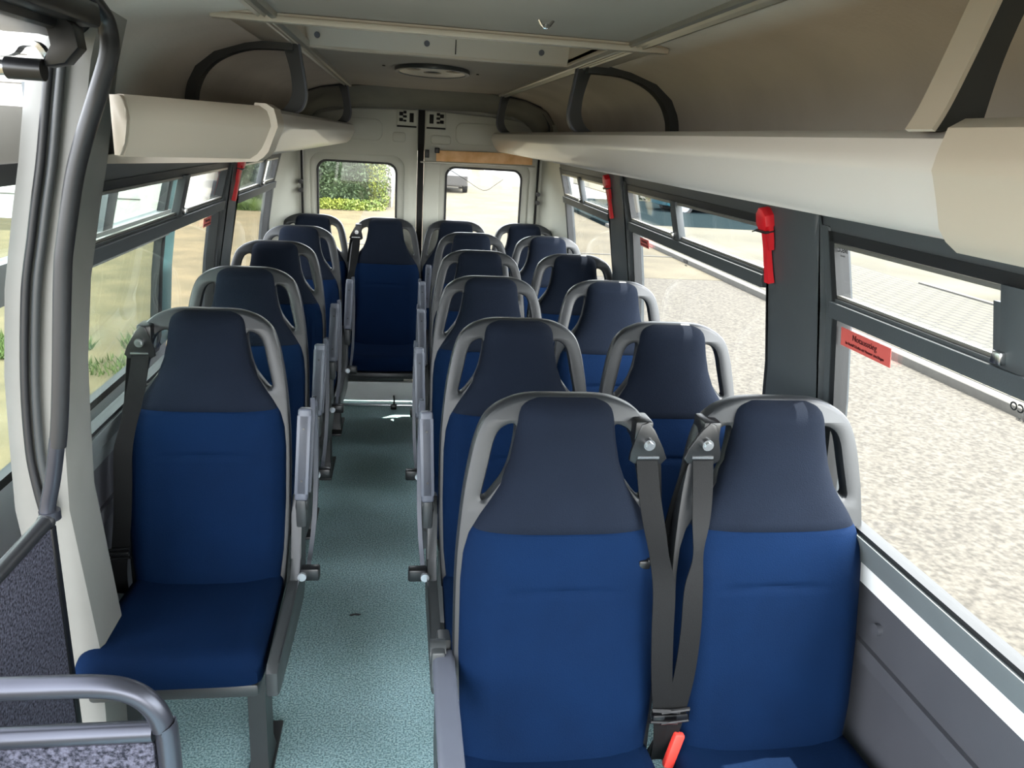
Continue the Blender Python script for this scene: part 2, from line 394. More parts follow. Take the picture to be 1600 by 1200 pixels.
# rear doors
def rear_door(name, x0, x1, hx0, hx1, zt0, zt1, hinge):
    """x0<x1; the seam is the edge away from the hinge side"""
    root = empty(name, ((x0+x1)/2, 5.17, 0)); struct(root)
    ox = root.location.x
    if hinge < 0: outl = [(x0, .02), (x1, .02), (x1, zt1), (x0+.30, zt0+.045), (x0+.12, zt0+.012), (x0+.04, zt0-.03), (x0, zt0-.10)]
    else: outl = [(x0, .02), (x1, .02), (x1, zt1-.10), (x1-.04, zt1-.03), (x1-.12, zt1+.012), (x1-.30, zt1+.03), (x0, zt0)]
    mp = lambda yy: (lambda x, y, d: (x-ox, yy-5.17-d, y))
    plate('inner_skin', outl, [rrect(hx0-.045, hx1+.05, .86, 1.655, .07)], .03, M['doorpaint'], root, mp(5.155), .006)
    plate('window_frame', rrect(hx0-.07, hx1+.075, .83, 1.68, .06), [rrect(hx0, hx1, .93, 1.61, .06)], .02, M['doorpaint'], root, mp(5.185), .005)
    plate('window_seal', rrect(hx0-.005, hx1+.005, .925, 1.615, .062), [rrect(hx0+.008, hx1-.008, .938, 1.602, .055)], .014, M['rubber'], root, mp(5.176), 0)
    plate('pane', rrect(hx0-.01, hx1+.01, .92, 1.62, .06), [], .004, M['glass'], root, mp(5.195), 0)
    return root, ox, mp
d1, ox1, mp1 = rear_door('door_1', -.618, .092, -.535, -.038, 1.885, 1.945, -1)
plate('pressed_panel', rrect(-.555, -.13, 1.745, 1.875, .045), [], .012, M['doorpaint'], d1, mp1(5.138), .005)
plate('pressed_panel', rrect(-.065, .015, 1.745, 1.805, .018), [], .012, M['doorpaint'], d1, mp1(5.138), .005)
d2, ox2, mp2 = rear_door('door_2', .135, .868, .279, .776, 1.945, 1.90, 1)
plate('pressed_panel', rrect(.33, .80, 1.755, 1.885, .045), [], .012, M['doorpaint'], d2, mp2(5.138), .005)
plate('pressed_panel', rrect(.175, .30, 1.745, 1.80, .018), [], .012, M['doorpaint'], d2, mp2(5.138), .005)
def latch(root, ox, xa, xb):
    bm = new_bm(); box(bm, xa-ox, xb-ox, -.04, -.022, 1.845, 1.942, .004)
    lb = finish('latch_plate', bm, M['doorpaint'], root)
    s = 1 if xb > .12 else -1
    bm = new_bm()
    cx = (xa+xb)/2
    for dx, z, ww, hh_ in ((-.030*s, 1.895, .013, .055), (.012*s, 1.925, .010, .016), (.012*s, 1.90, .012, .014), (.035*s, 1.915, .012, .022), (.035*s, 1.88, .012, .02), (.012*s, 1.875, .010, .012)):
        box(bm, cx+dx-ox-ww, cx+dx-ox+ww, -.044, -.03, z-hh_/2, z+hh_/2, .002)
    box(bm, xa-ox, xb-ox, -.043, -.03, 1.836, 1.846)
    finish('latch_slot', bm, M['gap'], lb)
latch(d1, ox1, -.04, .082); latch(d2, ox2, .145, .265)
bm = new_bm(); box(bm, .094, .133, 5.150, 5.185, .02, 1.945); struct(finish('trim_door_seam', bm, M['gap'], smooth=False))
bm = new_bm(); box(bm, -.60, .85, 5.09, 5.13, .03, .165, .006); struct(finish('trim_kick_plate', bm, M['ledge']))
bm = new_bm(); box(bm, -.58, .03, 5.10, 5.13, .17, .46, .004); struct(finish('trim_lower_board', bm, M['frame']))  # dark board stands in for the shade below the last row
bm = new_bm(); box(bm, -.62, .87, 5.05, 5.13, .0, .016, .004); struct(finish('trim_sun_gap_strip', bm, M['chrome']))  # bright strip stands in for sunlight through the gap below the doors
for side, zz in ((-1, (1.473, 1.421)), (1, (1.470, 1.416))):
    for z in zz:
        bm = new_bm(); disc(bm, (0, -.012, 0), (0, 1, 0), .014, .03); disc(bm, (0, -.026, 0), (0, 1, 0), .008, .006)
        o = finish('jamb_bolt', bm, M['black'], loc=(XC+side*.757 if side < 0 else XC+.757, 5.125, z))
        tag(o, f"black round bolt on the {'left' if side<0 else 'right'} rear door jamb, {'upper' if z==zz[0] else 'lower'} of the pair", 'bolt', 'bolts on the rear door jambs')

# wooden batten and wire on the right rear door
bt = empty('wooden_batten', (.52, 5.115, 1.68), label='orange brown wooden batten fixed across the top of the right rear door window', cat='batten')
bm = new_bm(); box(bm, -.31, .31, -.012, .012, -.033, .035, .004, mtx=Matrix.Rotation(math.radians(-1), 4, 'Y')); finish('board', bm, M['wood'], bt)
bm = new_bm(); box(bm, -.32, -.29, -.016, .016, .012, .045, .003); finish('bracket', bm, M['black'], bt)
bm = new_bm(); box(bm, -.38, -.355, -.016, .016, -.02, .03, .003); finish('bracket', bm, M['black'], bt)
bm = new_bm(); box(bm, -.41, .33, -.018, -.008, -.047, -.036, .002, mtx=Matrix.Rotation(math.radians(-.8), 4, 'Y')); finish('edge_rail', bm, M['alu'], bt)
bm = new_bm(); tube(bm, [(.29, 5.10, 1.60), (.40, 5.10, 1.54), (.52, 5.10, 1.478), (.60, 5.10, 1.52), (.707, 5.10, 1.605)], .0018, 6, smooth=4)
tag(finish('thin_wire', bm, M['wire']), 'thin sagging wire strung across the right rear door window', 'wire')

# roof hatch
h = empty('roof_hatch', (.11, 2.32, 2.05), label='cream roof hatch frame with a recessed opening in the middle of the ceiling', cat='hatch')
hx, hy, hz = h.location
plate('flange', [(-.44-hx, 2.72-hy), (.65-hx, 2.72-hy), (.65-hx, 2.02-hy), (-.44-hx, 2.02-hy)], [[(HX0-hx, HY1-hy), (HX1-hx, HY1-hy), (HX1-hx, HY0-hy), (HX0-hx, HY0-hy)]], .010, M['cream'], h, lambda x, y, d: (x, y, -.006+d), .002)
bm = new_bm(); box(bm, -.445-hx, .655-hx, 2.015-hy, 2.045-hy, -.022, -.008, .003); finish('front_lip', bm, M['cream'], h)
bm = new_bm()
prism(bm, [(HY1-hy, -.004), (HY1-hy-.04, .10), (HY1-hy+.012, .10), (HY1-hy+.012, -.004)], HX0-hx-.012, HX1-hx+.012, 'x'); box(bm, HX0-hx-.012, HX1-hx+.012, HY0-hy-.012, HY0-hy, -.004, .10)
box(bm, HX0-hx-.012, HX0-hx, HY0-hy, HY1-hy, -.004, .10); box(bm, HX1-hx, HX1-hx+.012, HY0-hy, HY1-hy, -.004, .10)
finish('recess_wall', bm, M['cream'], h, smooth=False)
bm = new_bm(); box(bm, HX0-hx-.012, HX1-hx+.012, HY0-hy-.012, HY1-hy+.012, .10, .12); finish('hatch_lid', bm, M['cream'], h)
for x in (-.27, .07, .44):
    bm = new_bm(); disc(bm, (x-hx, HY1-hy-.012, .025), (0, 1, 0), .009, .010); finish('screw_cap', bm, M['arm'], h)
bm = new_bm(); box(bm, .16-hx, .163-hx, HY1-hy-.018, HY1-hy-.01, 0, .05); finish('joint', bm, M['gap'], h)
# oval ceiling vent
v = empty('ceiling_vent', (.112, 3.34, 2.05), label='oval pale ceiling vent plate with dark openings behind the roof hatch', cat='vent')
def ell(rx, ry, n=36, cx=0, cy=0): return [(cx+rx*math.cos(2*PI*k/n), cy+ry*math.sin(2*PI*k/n)) for k in range(n)]
plate('rim', ell(.150, .27), [ell(.132, .245)], .016, M['frame'], v, lambda x, y, d: (x, y, -.008+d), .003)
plate('cover', ell(.134, .247), [ell(.036, .075, 24), ell(.030, .055, 16, -.078, -.12), ell(.030, .055, 16, .078, -.12)], .006, M['cream'], v, lambda x, y, d: (x, y, -.010+d), .001)
bm = new_bm(); disc(bm, (0, 0, -.0045), (0, 0, 1), .128, .004, 32); bmesh.ops.scale(bm, vec=(1, 1.6, 1), verts=bm.verts[:]); finish('dark_cavity', bm, M['gap'], v)
bm = new_bm(); tube(bm, [(0, 0, 0), (.01, 0, -.014), (.02, 0, -.014), (.032, 0, 0)], .003, 8, smooth=3); disc(bm, (.016, 0, -.012), (0, 0, 1), .006, .008)
tag(finish('ceiling_hook', bm, M['chrome'], loc=(.285, 1.79, 2.05)), 'small metal hook screwed into the ceiling in front of the roof hatch', 'hook')
for (x, y) in ((-.08, 3.3), (.30, 3.4)):
    bm = new_bm(); disc(bm, (0, 0, -.002), (0, 0, 1), .006, .004, 12)
    tag(finish('ceiling_screw', bm, M['black'], loc=(x, y, 2.05)), f"tiny dark screw head in the ceiling to the {'left' if x<0 else 'right'} of the oval vent", 'screw', 'screws beside the ceiling vent')

# ---------------------------------------------------------------- luggage racks
RP = [(.470, 1.838), (.445, 1.838), (.428, 1.828), (.422, 1.812), (.420, 1.796), (.4225, 1.791), (.432, 1.768), (.443, 1.748), (.454, 1.735), (.470, 1.724), (.56, 1.717), (.805, 1.70), (.805, 1.712), (.56, 1.730), (.476, 1.738), (.462, 1.750), (.458, 1.79), (.462, 1.818), (.470, 1.826)]
def rack_part(name, y0, y1, side, root, grow=0, m='rack', shift=None, curve=0):
    bm = new_bm(); rings = []; N = max(2, int(curve) or 2)
    for k in range(N):
        t = k/(N-1); y = y0+(y1-y0)*t
        dx = shift(t) if shift else 0
        rings.append([bm.verts.new((side*(p[0]+dx*(.805-p[0])/.385+(-grow if i < 11 else 0)) + XC - root.location.x, y-root.location.y, p[1]-root.location.z+(grow if i < 3 else (-grow if 6 < i < 12 else 0)))) for i, p in enumerate(RP)])
    loft_rings(bm, rings); return finish(name, bm, M[m], root)
def bracket(root, y, side):
    bm = new_bm(); ox, oy, oz = root.location
    P = [(.447, 2.040), (.440, 1.99), (.432, 1.94), (.428, 1.89), (.440, 1.855), (.462, 1.838)]
    if y < 1: P = [(.490, 2.046), (.472, 1.98), (.452, 1.91), (.436, 1.86), (.425, 1.836)]
    # dark web
    Q = catmull([(a, b, 0) for a, b in P], 4)
    inn = [(side*q.x+XC-ox, q.y-oz) for q in Q]
    out = [(side*(q.x+.036+.03*abs((q.y-1.95)/.1)**2*.5)+XC-ox, q.y-oz) for q in Q]
    prism(bm, inn+out[::-1], y-.014-oy, y+.014-oy, 'y', .002)
    b = finish('bracket', bm, M['frame'], root)
    bm = new_bm()
    tube(bm, [(side*(q.x-.003)+XC-ox, y-oy, q.y-oz) for q in Q], 0, flat=(.046 if y < 1 else .034, .005, (0, 1, 0)))
    finish('edge_strip', bm, M['cream'] if y < 1 else M['arm'], b)
r1 = empty('luggage_rack', (XC+.6, 2.9, 1.72), label='long pale luggage rack under the roof along the right windows', cat='luggage rack')
rack_part('tray', .74, 5.0, 1, r1)
rack_part('end_section', .20, .75, 1, r1, .010, 'cream')
for y in (.80, 2.70, 4.80): bracket(r1, y, 1)
r2 = empty('luggage_rack', (XC-.6, 3.4, 1.72), label='pale luggage rack under the roof along the left windows, bent back at its near end', cat='luggage rack')
rack_part('tray', 2.0, 5.06, -1, r2)
rack_part('joint_cap', 1.93, 2.03, -1, r2, .008, 'cream')
RPF = RP; RP = RP[:10]+[(.50, 1.724), (.50, 1.838)]
rack_part('end_section', 1.69, 1.94, -1, r2, .002, 'cream', lambda t: .24*(1-t), 4)
RP = RPF
bm = new_bm(); q = [(a+.24*(.805-a)/.385, b) for a, b in RP[:10]+[(.50, 1.724), (.50, 1.838)]]
prism(bm, [(XC-a-r2.location.x, b-1.72) for a, b in q], 1.676-r2.location.y, 1.694-r2.location.y, 'y', .003); finish('end_cap', bm, M['cream'], r2)
for y in (2.62, 4.80): bracket(r2, y, -1)

# ---------------------------------------------------------------- seats
K = .22; ZT = 1.28
SW = [(.50, .202), (.60, .214), (.75, .220), (.90, .220), (.96, .215), (1.0, .204), (1.04, .180), (1.07, .158), (1.10, .138), (1.15, .119), (1.20, .109), (1.25, .103), (1.265, .098), (1.275, .088), (1.283, .066)]
def yp(z): return -K*(ZT-z)
def sgnpow(v, p): return math.copysign(abs(v)**p, v)
def pad(name, z0, z1, m, head):
    bm = new_bm(); N = 34 if head else 70; R = 44; rings = []
    for i in range(N+1):
        t = i/N; z = z0+(z1-z0)*t
        if head: z = z0+(z1-z0)*(1-(1-t)**1.5)
        w_ = lerp_tab(SW, z)
        tf = .052 if z < 1.0 else .052+.006*math.sin((z-1.0)/.28*PI)
        tb = .022
        # rounding at the ends
        e1 = min(1, (z1-z)/(.035 if head else .008)); e0 = min(1, (z-z0)/.008)
        s = (1-(1-e1)**2)**.5 if e1 < 1 else 1
        s0 = (1-(1-e0)**2)**.5 if e0 < 1 else 1
        if not head: s = .86+.14*s; s0 = .75+.25*s0
        else: s = .12+.88*s; s0 = .86+.14*s0
        tf *= s*s0; tb *= s
        ring = []
        for k in range(R):
            a = 2*PI*k/R
            c, sn = math.cos(a), math.sin(a)
            x = w_*sgnpow(c, .62); yy = sgnpow(sn, .62)
            if yy < 0:
                f = abs(x)/w_
                add = 0
                if not head:
                    lum = math.exp(-((z-.68)/.16)**2)
                    add = .012*math.exp(-((f-.78)/.16)**2)*min(1, (z-.5)/.1)*min(1, max(0, (1.02-z)/.1)) + .010*lum*(1-f*f)
                    # arched seam across the middle and side channels
                    zs = .884+.006*(1-(x/.12)**2)
                    if abs(x) < .125: add -= .0065*math.exp(-((z-zs)/.0055)**2)
                    add -= .004*math.exp(-((abs(x)-.135)/.010)**2)*min(1, max(0, (.90-z)/.05))
                else:
                    add = .006*(1-f*f)
                y = yp(z)+yy*tf-add*s
            else: y = yp(z)+yy*tb
            ring.append(bm.verts.new((x, y, z)))
        rings.append(ring)
    loft_rings(bm, rings)
    o = finish(name, bm, m); me = o.data; bpy.data.objects.remove(o); return me
def keep(o): me = o.data; bpy.data.objects.remove(o); return me
ME = {}
ME['headrest'] = pad('headrest', 1.012, 1.284, M['headfab'], True)
ME['backrest'] = pad('backrest', .50, 1.016, M['fabric'], False)
# grey plastic shell with a grab loop at each shoulder
oh = [(0, 1.287), (.05, 1.287), (.085, 1.285), (.115, 1.278), (.15, 1.262), (.178, 1.235), (.196, 1.19), (.207, 1.14), (.217, 1.08), (.225, 1.0), (.230, .92), (.231, .80), (.228, .65), (.216, .48)]
sm = [(p.x, p.y) for p in catmull([(a, b, 0) for a, b in oh], 4)]
outer = sm + [(-a, b) for a, b in sm[::-1]][:-1]
hh2 = [(.112, 1.225), (.138, 1.216), (.153, 1.190), (.164, 1.14), (.175, 1.090), (.178, 1.072), (.170, 1.068), (.152, 1.088), (.131, 1.118), (.118, 1.155), (.110, 1.20)]
hs = [(p.x, p.y) for p in catmull([(a, b, 0) for a, b in hh2], 4, True)]
ME['shell'] = keep(plate('shell', outer, [hs, [(-a, b) for a, b in hs]], .042, M['shell'], None, lambda x, y, d: (x, yp(y)+.012-d, y), .010))
# seat cushion
bm = new_bm(); rings = []
N = 30
for i in range(N+1):
    t = i/N; y = -.13-.475*t
    zt = .520+.032*t+.0
    e = min(1, (1-t)/.12); top = zt-.038*(1-math.sqrt(max(0, 1-(1-e)**2)))
    if t < .05: top -= .01*(1-t/.05)
    bot = .440+.012*t+.018*(1-math.sqrt(max(0, 1-(1-e)**2)))
    wv = .212+.010*t-.012*(1-math.sqrt(max(0, 1-(1-e)**2)))
    ring = []
    for k in range(40):
        a = 2*PI*k/40; c, s = math.cos(a), math.sin(a)
        x = wv*sgnpow(c, .35); f = abs(x)/wv
        zz = (top+bot)/2+(top-bot)/2*sgnpow(s, .42)
        if s > 0: zz += .010*math.exp(-((f-.85)/.18)**2)-.003*(1-f)
        ring.append(bm.verts.new((x, y, zz)))
    rings.append(ring)
loft_rings(bm, rings); ME['cushion'] = keep(finish('cushion', bm, M['fabric']))
# pan under the cushion
bm = new_bm(); box(bm, -.205, .205, -.57, -.06, .405, .445, .012); box(bm, -.19, .19, -.12, -.02, .40, .56, .01); ME['seat_pan'] = keep(finish('seat_pan', bm, M['frame']))
# leg with foot
bm = new_bm()
rings = [[bm.verts.new((a, b, z)) for a, b in ((-.024*s, -.36-.05*s), (.024*s, -.36-.05*s), (.024*s, -.36+.05*s), (-.024*s, -.36+.05*s))] for z, s in ((.41, 1.25), (.34, 1.0), (.06, 1.0), (.012, 1.25))]
loft_rings(bm, rings); box(bm, -.036, .036, -.50, -.20, 0, .014, .004)
ME['leg'] = keep(finish('leg', bm, M['frame']))
# aisle side frame, mirrored by side
def sided(s):
    bm = new_bm()
    pts = [(-.03, .73), (-.09, .745), (-.125, .70), (-.15, .56), (-.20, .515), (-.60, .535), (-.625, .52), (-.625, .455), (-.60, .44), (-.30, .415), (-.12, .40), (-.06, .44), (-.045, .56)]
    prism(bm, pts, s*.232, s*.262, 'x', .006)
    ME['side_frame', s] = keep(finish('side_frame', bm, M['frame']))
    # rear loop bracket
    bm = new_bm()
    tube(bm, [(s*.272, -.02, .72), (s*.282, .01, .90), (s*.284, .035, .985), (s*.284, .075, .975), (s*.286, .075, .80), (s*.282, .03, .60), (s*.268, -.05, .46)], 0, smooth=3, flat=(.026, .014, (0, 1, .3)))
    ME['loop', s] = keep(finish('loop_bracket', bm, M['arm']))
    # folded armrest
    bm = new_bm()
    box(bm, -.019, .019, -.026, .020, .0, .275, .008, 3)
    box(bm, -.020, .020, -.026, -.022, .02, .255, .002)
    Mx = Matrix.Translation((s*.264, -.125, .745)) @ Matrix.Rotation(math.radians(-12.5), 4, 'X') @ Matrix.Rotation(math.radians(s*2), 4, 'Y')
    bmesh.ops.transform(bm, matrix=Mx, verts=bm.verts[:])
    ME['arm_up', s] = keep(finish('armrest', bm, M['arm']))
    bm = new_bm()
    bm.free()
    for q, zz in enumerate((.06, .215)):
        bm = new_bm(); disc(bm, (0, -.0265, zz), (0, 1, 0), .0035, .002, 10)
        bmesh.ops.transform(bm, matrix=Mx, verts=bm.verts[:]); ME['rivet', s, q] = keep(finish('rivet', bm, M['black']))
    bm = new_bm(); disc(bm, (s*.262, -.10, .725), (1, 0, 0), .026, .034, 20); box(bm, s*.262-.015, s*.262+.015, -.135, -.085, .655, .745, .006)
    ME['pivot', s] = keep(finish('armrest_hinge', bm, M['frame']))
    # lowered armrest
    bm = new_bm(); box(bm, s*.250-.024, s*.250+.024, -.54, -.10, .695, .735, .012, 3)
    ME['arm_down', s] = keep(finish('armrest', bm, M['arm']))
    # buckle by the seat side
    bm = new_bm(); box(bm, min(s*.262, s*.318), max(s*.262, s*.318), -.19, -.155, .505, .545, .006)
    ME['buckle', s] = keep(finish('belt_buckle', bm, M['black']))
    bm = new_bm(); disc(bm, (s*.268, -.196, .525), (0, 1, 0), .013, .010, 20)
    ME['ring', s] = keep(finish('steel_ring', bm, M['dial']))
    # shoulder belt
    bm = new_bm()
    path = [(s*.178, -.052, 1.158), (s*.182, -.085, 1.09), (s*.194, -.132, 1.0), (s*.208, -.165, .92), (s*.210, -.188, .82), (s*.216, -.202, .72), (s*.228, -.208, .63), (s*.238, -.205, .56), (s*.250, -.175, .47)]
    P = catmull(path, 6); rr = []
    for i, p in enumerate(P):
        t = i/(len(P)-1); tw = s*(.55*math.exp(-((t-.28)/.08)**2) + .15*math.sin(t*5))
        wv = .0235*(1-.0*t)
        sv = Vector((math.cos(tw), -math.sin(tw)*1, 0))*wv; uv = Vector((0, -.0015, 0))
        rr.append([bm.verts.new(q) for q in (p+sv+uv, p-sv+uv, p-sv-uv, p+sv-uv)])
    loft_rings(bm, rr); ME['webbing', s] = keep(finish('seat_belt', bm, M['belt']))
    bm = new_bm()   # second loose strap running behind
    P = catmull([(s*.200, -.035, 1.15), (s*.222, -.03, 1.0), (s*.236, -.04, .85), (s*.240, -.06, .70), (s*.236, -.08, .55)], 5)
    tube(bm, P, 0, flat=(.040, .003, (1, .5, 0))); ME['strap', s] = keep(finish('strap', bm, M['belt']))
    bm = new_bm()
    pl = [(s*.150, 1.150), (s*.212, 1.150), (s*.222, 1.162), (s*.212, 1.185), (s*.188, 1.228), (s*.172, 1.245), (s*.158, 1.240), (s*.150, 1.215), (s*.140, 1.175), (s*.138, 1.158)]
    prism(bm, pl, -.052, -.044, 'y', .002); box(bm, s*.165-.02, s*.165+.02, -.050, .015, 1.20, 1.246, .006)
    ME['plate', s] = keep(finish('belt_anchor_plate', bm, M['black']))
    bm = new_bm(); disc(bm, (s*.176, -.058, 1.198), (0, 1, 0), .0125, .012, 20); disc(bm, (s*.176, -.066, 1.198), (0, 1, 0), .008, .006, 6)
    ME['bolt', s] = keep(finish('bolt', bm, M['chrome']))
    bm = new_bm(); box(bm, s*.180-.024, s*.180+.024, -.0545, -.0515, 1.163, 1.168); ME['slot', s] = keep(finish('slot', bm, M['chrome']))
    bm = new_bm(); tube(bm, [(s*.200, -.216, .640), (s*.262, -.216, .634), (s*.260, -.216, .606), (s*.198, -.216, .612)], .005, 8, closed=True); box(bm, s*.230-.028, s*.230+.028, -.222, -.210, .616, .630, .003)
    ME['adjuster', s] = keep(finish('adjuster', bm, M['black']))
    bm = new_bm(); box(bm, s*.162-.0, s*.162+.026, -.128, -.108, .935, .955, .004) if s > 0 else box(bm, s*.162-.026, s*.162, -.128, -.108, .935, .955, .004)
    box(bm, s*.205-.024, s*.205+.024, -.128, -.114, .945, .958, .003); ME['clip', s] = keep(finish('belt_clip', bm, M['black']))
    bm = new_bm(); box(bm, -.012, .012, -.008, .008, -.045, .045, .004, mtx=Matrix.Translation((s*.262, -.215, .53)) @ Matrix.Rotation(s*.2, 4, 'Y')); ME['redb', s] = keep(finish('red_release', bm, M['redbtn']))
sided(1); sided(-1)

def seat(x, y, label, arm=None, belt=0, lap=True, group='blue passenger seats in rows', legs=True):
    root = empty('passenger_seat', (x, y, 0), label=label, cat='seat', group=group)
    for nm in ('headrest', 'backrest', 'shell', 'cushion', 'seat_pan'):
        o = inst(nm, ME[nm], root)
        if nm == 'headrest': o['label'] = 'dark grey blue headrest cover'
    for dx in ((-.165, .165) if legs else ()): inst('leg', ME['leg'], root, (dx, 0, 0))
    if arm:
        s, st = arm
        inst('side_frame', ME['side_frame', s], root)
        inst('armrest_hinge', ME['pivot', s], root)
        if st == 'up':
            a = inst('armrest', ME['arm_up', s], root); inst('rivet', ME['rivet', s, 0], a); inst('rivet', ME['rivet', s, 1], a)
            inst('loop_bracket', ME['loop', s], root)
        else: inst('armrest', ME['arm_down', s], root)
        if lap: b = inst('belt_buckle', ME['buckle', s], root); inst('steel_ring', ME['ring', s], b)
    if belt:
        w_ = inst('seat_belt', ME['webbing', belt], root)
        for nm, k in (('anchor_plate', 'plate'), ('strap', 'strap'), ('adjuster', 'adjuster'), ('bolt', 'bolt'), ('slot', 'slot')): inst(nm, ME[k, belt], w_)
        if belt == 1: inst('belt_clip', ME['clip', belt], w_)
        if belt == 1: inst('red_buckle', ME['redb', belt], w_)
    return root
ordn = ['nearest', 'second', 'third', 'fourth', 'fifth']
RY = [1.527, 2.24, 2.963, 3.67, 4.373]
RXI = [.355, .355, .348, .372, .392]; RXO = [.838, .836, .836, .836, .830]
for i, y in enumerate(RY):
    if i == 0:
        seat(RXI[0], y, 'blue seat nearest the camera beside the aisle, black belt hanging on its right', (-1, 'down'), 1, False)
        seat(RXO[0], y, 'nearest blue seat by the right window, sunlit cushion and black belt on its left', None, -1)
    else:
        seat(RXI[i], y, f'aisle-side blue seat of the right-hand pairs, {ordn[i]} row from the front', (-1, 'up'), 0)
        seat(RXO[i], y, f'window-side blue seat of the right-hand pairs, {ordn[i]} row from the front', None, 0)
LY = [2.257, 2.98, 3.72, 4.36]; LX = [-.545, -.575, -.580, -.552]
for i, y in enumerate(LY):
    lab = 'nearest single blue seat on the left, its whole cushion in view' if i == 0 else f'single blue seat of the left-hand file, {ordn[i]} from the front'
    seat(LX[i], y, lab, (1, 'up'), -1 if i == 0 else 0)
seat(-.549, 5.0, 'blue seat at the left end of the last row, below the left rear door window', None, 0)
seat(-.100, 4.97, 'blue seat at the end of the aisle in the last row', (1, 'up'), -1, True, legs=False)
seat(.345, 5.0, 'blue seat in the last row just right of the aisle end seat', None, 0)
seat(.790, 5.0, 'blue seat at the right end of the last row', None, 0)
bm = new_bm(); box(bm, -.02, .02, -.014, .014, 0, .035, .006); tube(bm, [(0, 0, .03), (.004, 0, .06), (0, 0, .10)], .006, 8, smooth=3)
tag(finish('floor_buckle', bm, M['black'], loc=(-.035, 5.0, 0)), 'small black buckle standing on the floor at the end of the aisle', 'buckle')
bm = new_bm()
P = [(.0, .0), (.012, .006), (.03, .002), (.038, .009), (.02, .014), (.004, .012), (-.008, .006)]
prism(bm, P, 0.0, .002, 'z'); tag(finish('floor_scrap', bm, M['black'], loc=(-.17, 2.62, .0005)), 'tiny black scrap lying on the aisle floor beside the nearest left seat', 'scrap')

# ---------------------------------------------------------------- emergency hammers and stickers
def hammer(side, y, label):
    z = 1.655; x = XC+side*(W(z)-.030)
    r = empty('emergency_hammer', (x, y, z), label=label, cat='hammer', group='red emergency hammers on the window pillars')
    tilt = Matrix.Rotation(-side*math.atan2(W(1.5)-W(1.64), .15), 4, 'Y')
    def fin(nm, bm, m, p=r): bmesh.ops.transform(bm, matrix=tilt if side < 0 else tilt, verts=bm.verts[:]); return finish(nm, bm, m, p)
    bm = new_bm(); prism(bm, [(-.030, -.022), (-.020, -.034), (.018, -.034), (.030, -.018), (.026, .006), (.008, .022), (-.010, .020), (-.028, .004)], -.014, .014, 'x', .003)
    hd_ = fin('hammer_head', bm, M['red'])
    bm = new_bm(); rings = [[bm.verts.new((a*.008*s2, b*.013*s2+dy, zz)) for a, b in ((-1, -1), (1, -1), (1, 1), (-1, 1))] for zz, s2, dy in ((-.02, 1.0, 0), (-.08, .8, .002), (-.15, .9, .004), (-.175, 1.0, .004))]
    loft_rings(bm, rings); fin('handle', bm, M['red'])
    bm = new_bm(); rings = [[bm.verts.new((a*.006, b*.006*s2-.022, zz)) for a, b in ((-1, -1), (1, -1), (1, 1), (-1, 1))] for zz, s2 in ((-.02, 1.4), (-.06, 1.2), (-.085, .5))]
    loft_rings(bm, rings); fin('holder_clip', bm, M['red'])
    bm = new_bm(); box(bm, -.017, .017, -.030, .030, -.040, -.034, .001); tube(bm, [(0, .02, -.037), (0, .05, -.042), (0, .085, -.05)], .0018, 6); fin('black_tie', bm, M['black'])
    return r
hammer(1, 1.885, 'red emergency hammer on the near right window pillar')
hammer(1, 3.50, 'red emergency hammer on the far right window pillar')
hammer(-1, 3.46, 'red emergency hammer on the left window pillar under the rack')
def wall_frame(side, y, z, off=.004):
    """matrix placing text (x right, y up) on the glass, read from inside"""
    z2 = z+.02; x = XC+side*(W(z)+off)
    up = Vector((side*(W(z2)-W(z-.02)), 0, .04)).normalized()
    rt = Vector((0, -1, 0)) if side > 0 else Vector((0, 1, 0))
    nn = rt.cross(up)
    return Matrix(((rt.x, up.x, nn.x, x), (rt.y, up.y, nn.y, y), (rt.z, up.z, nn.z, z), (0, 0, 0, 1)))
def sticker(side, y, z, w_, h_, label, txt=True):
    mw = wall_frame(side, y, z)
    r = empty('exit_sticker', mw.translation, label=label, cat='sticker', group='red exit stickers on the glass')
    L = Matrix.Translation(-mw.translation) @ mw
    bm = new_bm(); box(bm, -w_/2, w_/2, -h_/2, h_/2, -.0006, .0006, mtx=L); finish('film', bm, M['signred'], r, smooth=False)
    T = L @ Matrix.Translation((0, h_*.17, .0016))
    text_mesh('heading', 'Notausstieg', h_*.46, M['ink'], r, T, .0004)
    T = L @ Matrix.Translation((0, -h_*.24, .0016)) @ Matrix.Diagonal((.88, 1, 1, 1))
    text_mesh('small_line', 'Im Notfall Scheibe mit Hammer einschlagen', h_*.225 if w_/h_ > 3.5 else h_*.2, M['ink'], r, T, .0004)
sticker(1, 1.50, 1.418, .19, .042, 'red emergency exit sticker on the glass of the near right window')
sticker(1, 3.12, 1.425, .12, .035, 'red emergency exit sticker on the glass of the second right window')
sticker(-1, 3.18, 1.425, .12, .035, 'red emergency exit sticker on the glass of the left window')
def glassmark(side, y, z, size, label, word='IVECO'):
    mw = wall_frame(side, y, z, .006)
    L = Matrix.Translation(-mw.translation) @ mw @ Matrix.Diagonal((-1, 1, 1, 1))
    r = empty('window_print', mw.translation, label=label, cat='glass marking', group='black maker prints on the glass')
    text_mesh('word', word, size, M['inkblack'], r, L, .0003, True)
    text_mesh('small_print', '43R-001', size*.4, M['inkblack'], r, L @ Matrix.Translation((0, -size*.9, 0)), .0003)
glassmark(1, 1.050, 1.432, .020, 'mirrored black maker print on the lower pane of the near right window')
glassmark(1, 1.585, 1.612, .014, 'mirrored black maker print in the top corner of the near right window')
glassmark(1, 2.63, 1.425, .016, 'mirrored black maker print on the lower pane of the second right window')

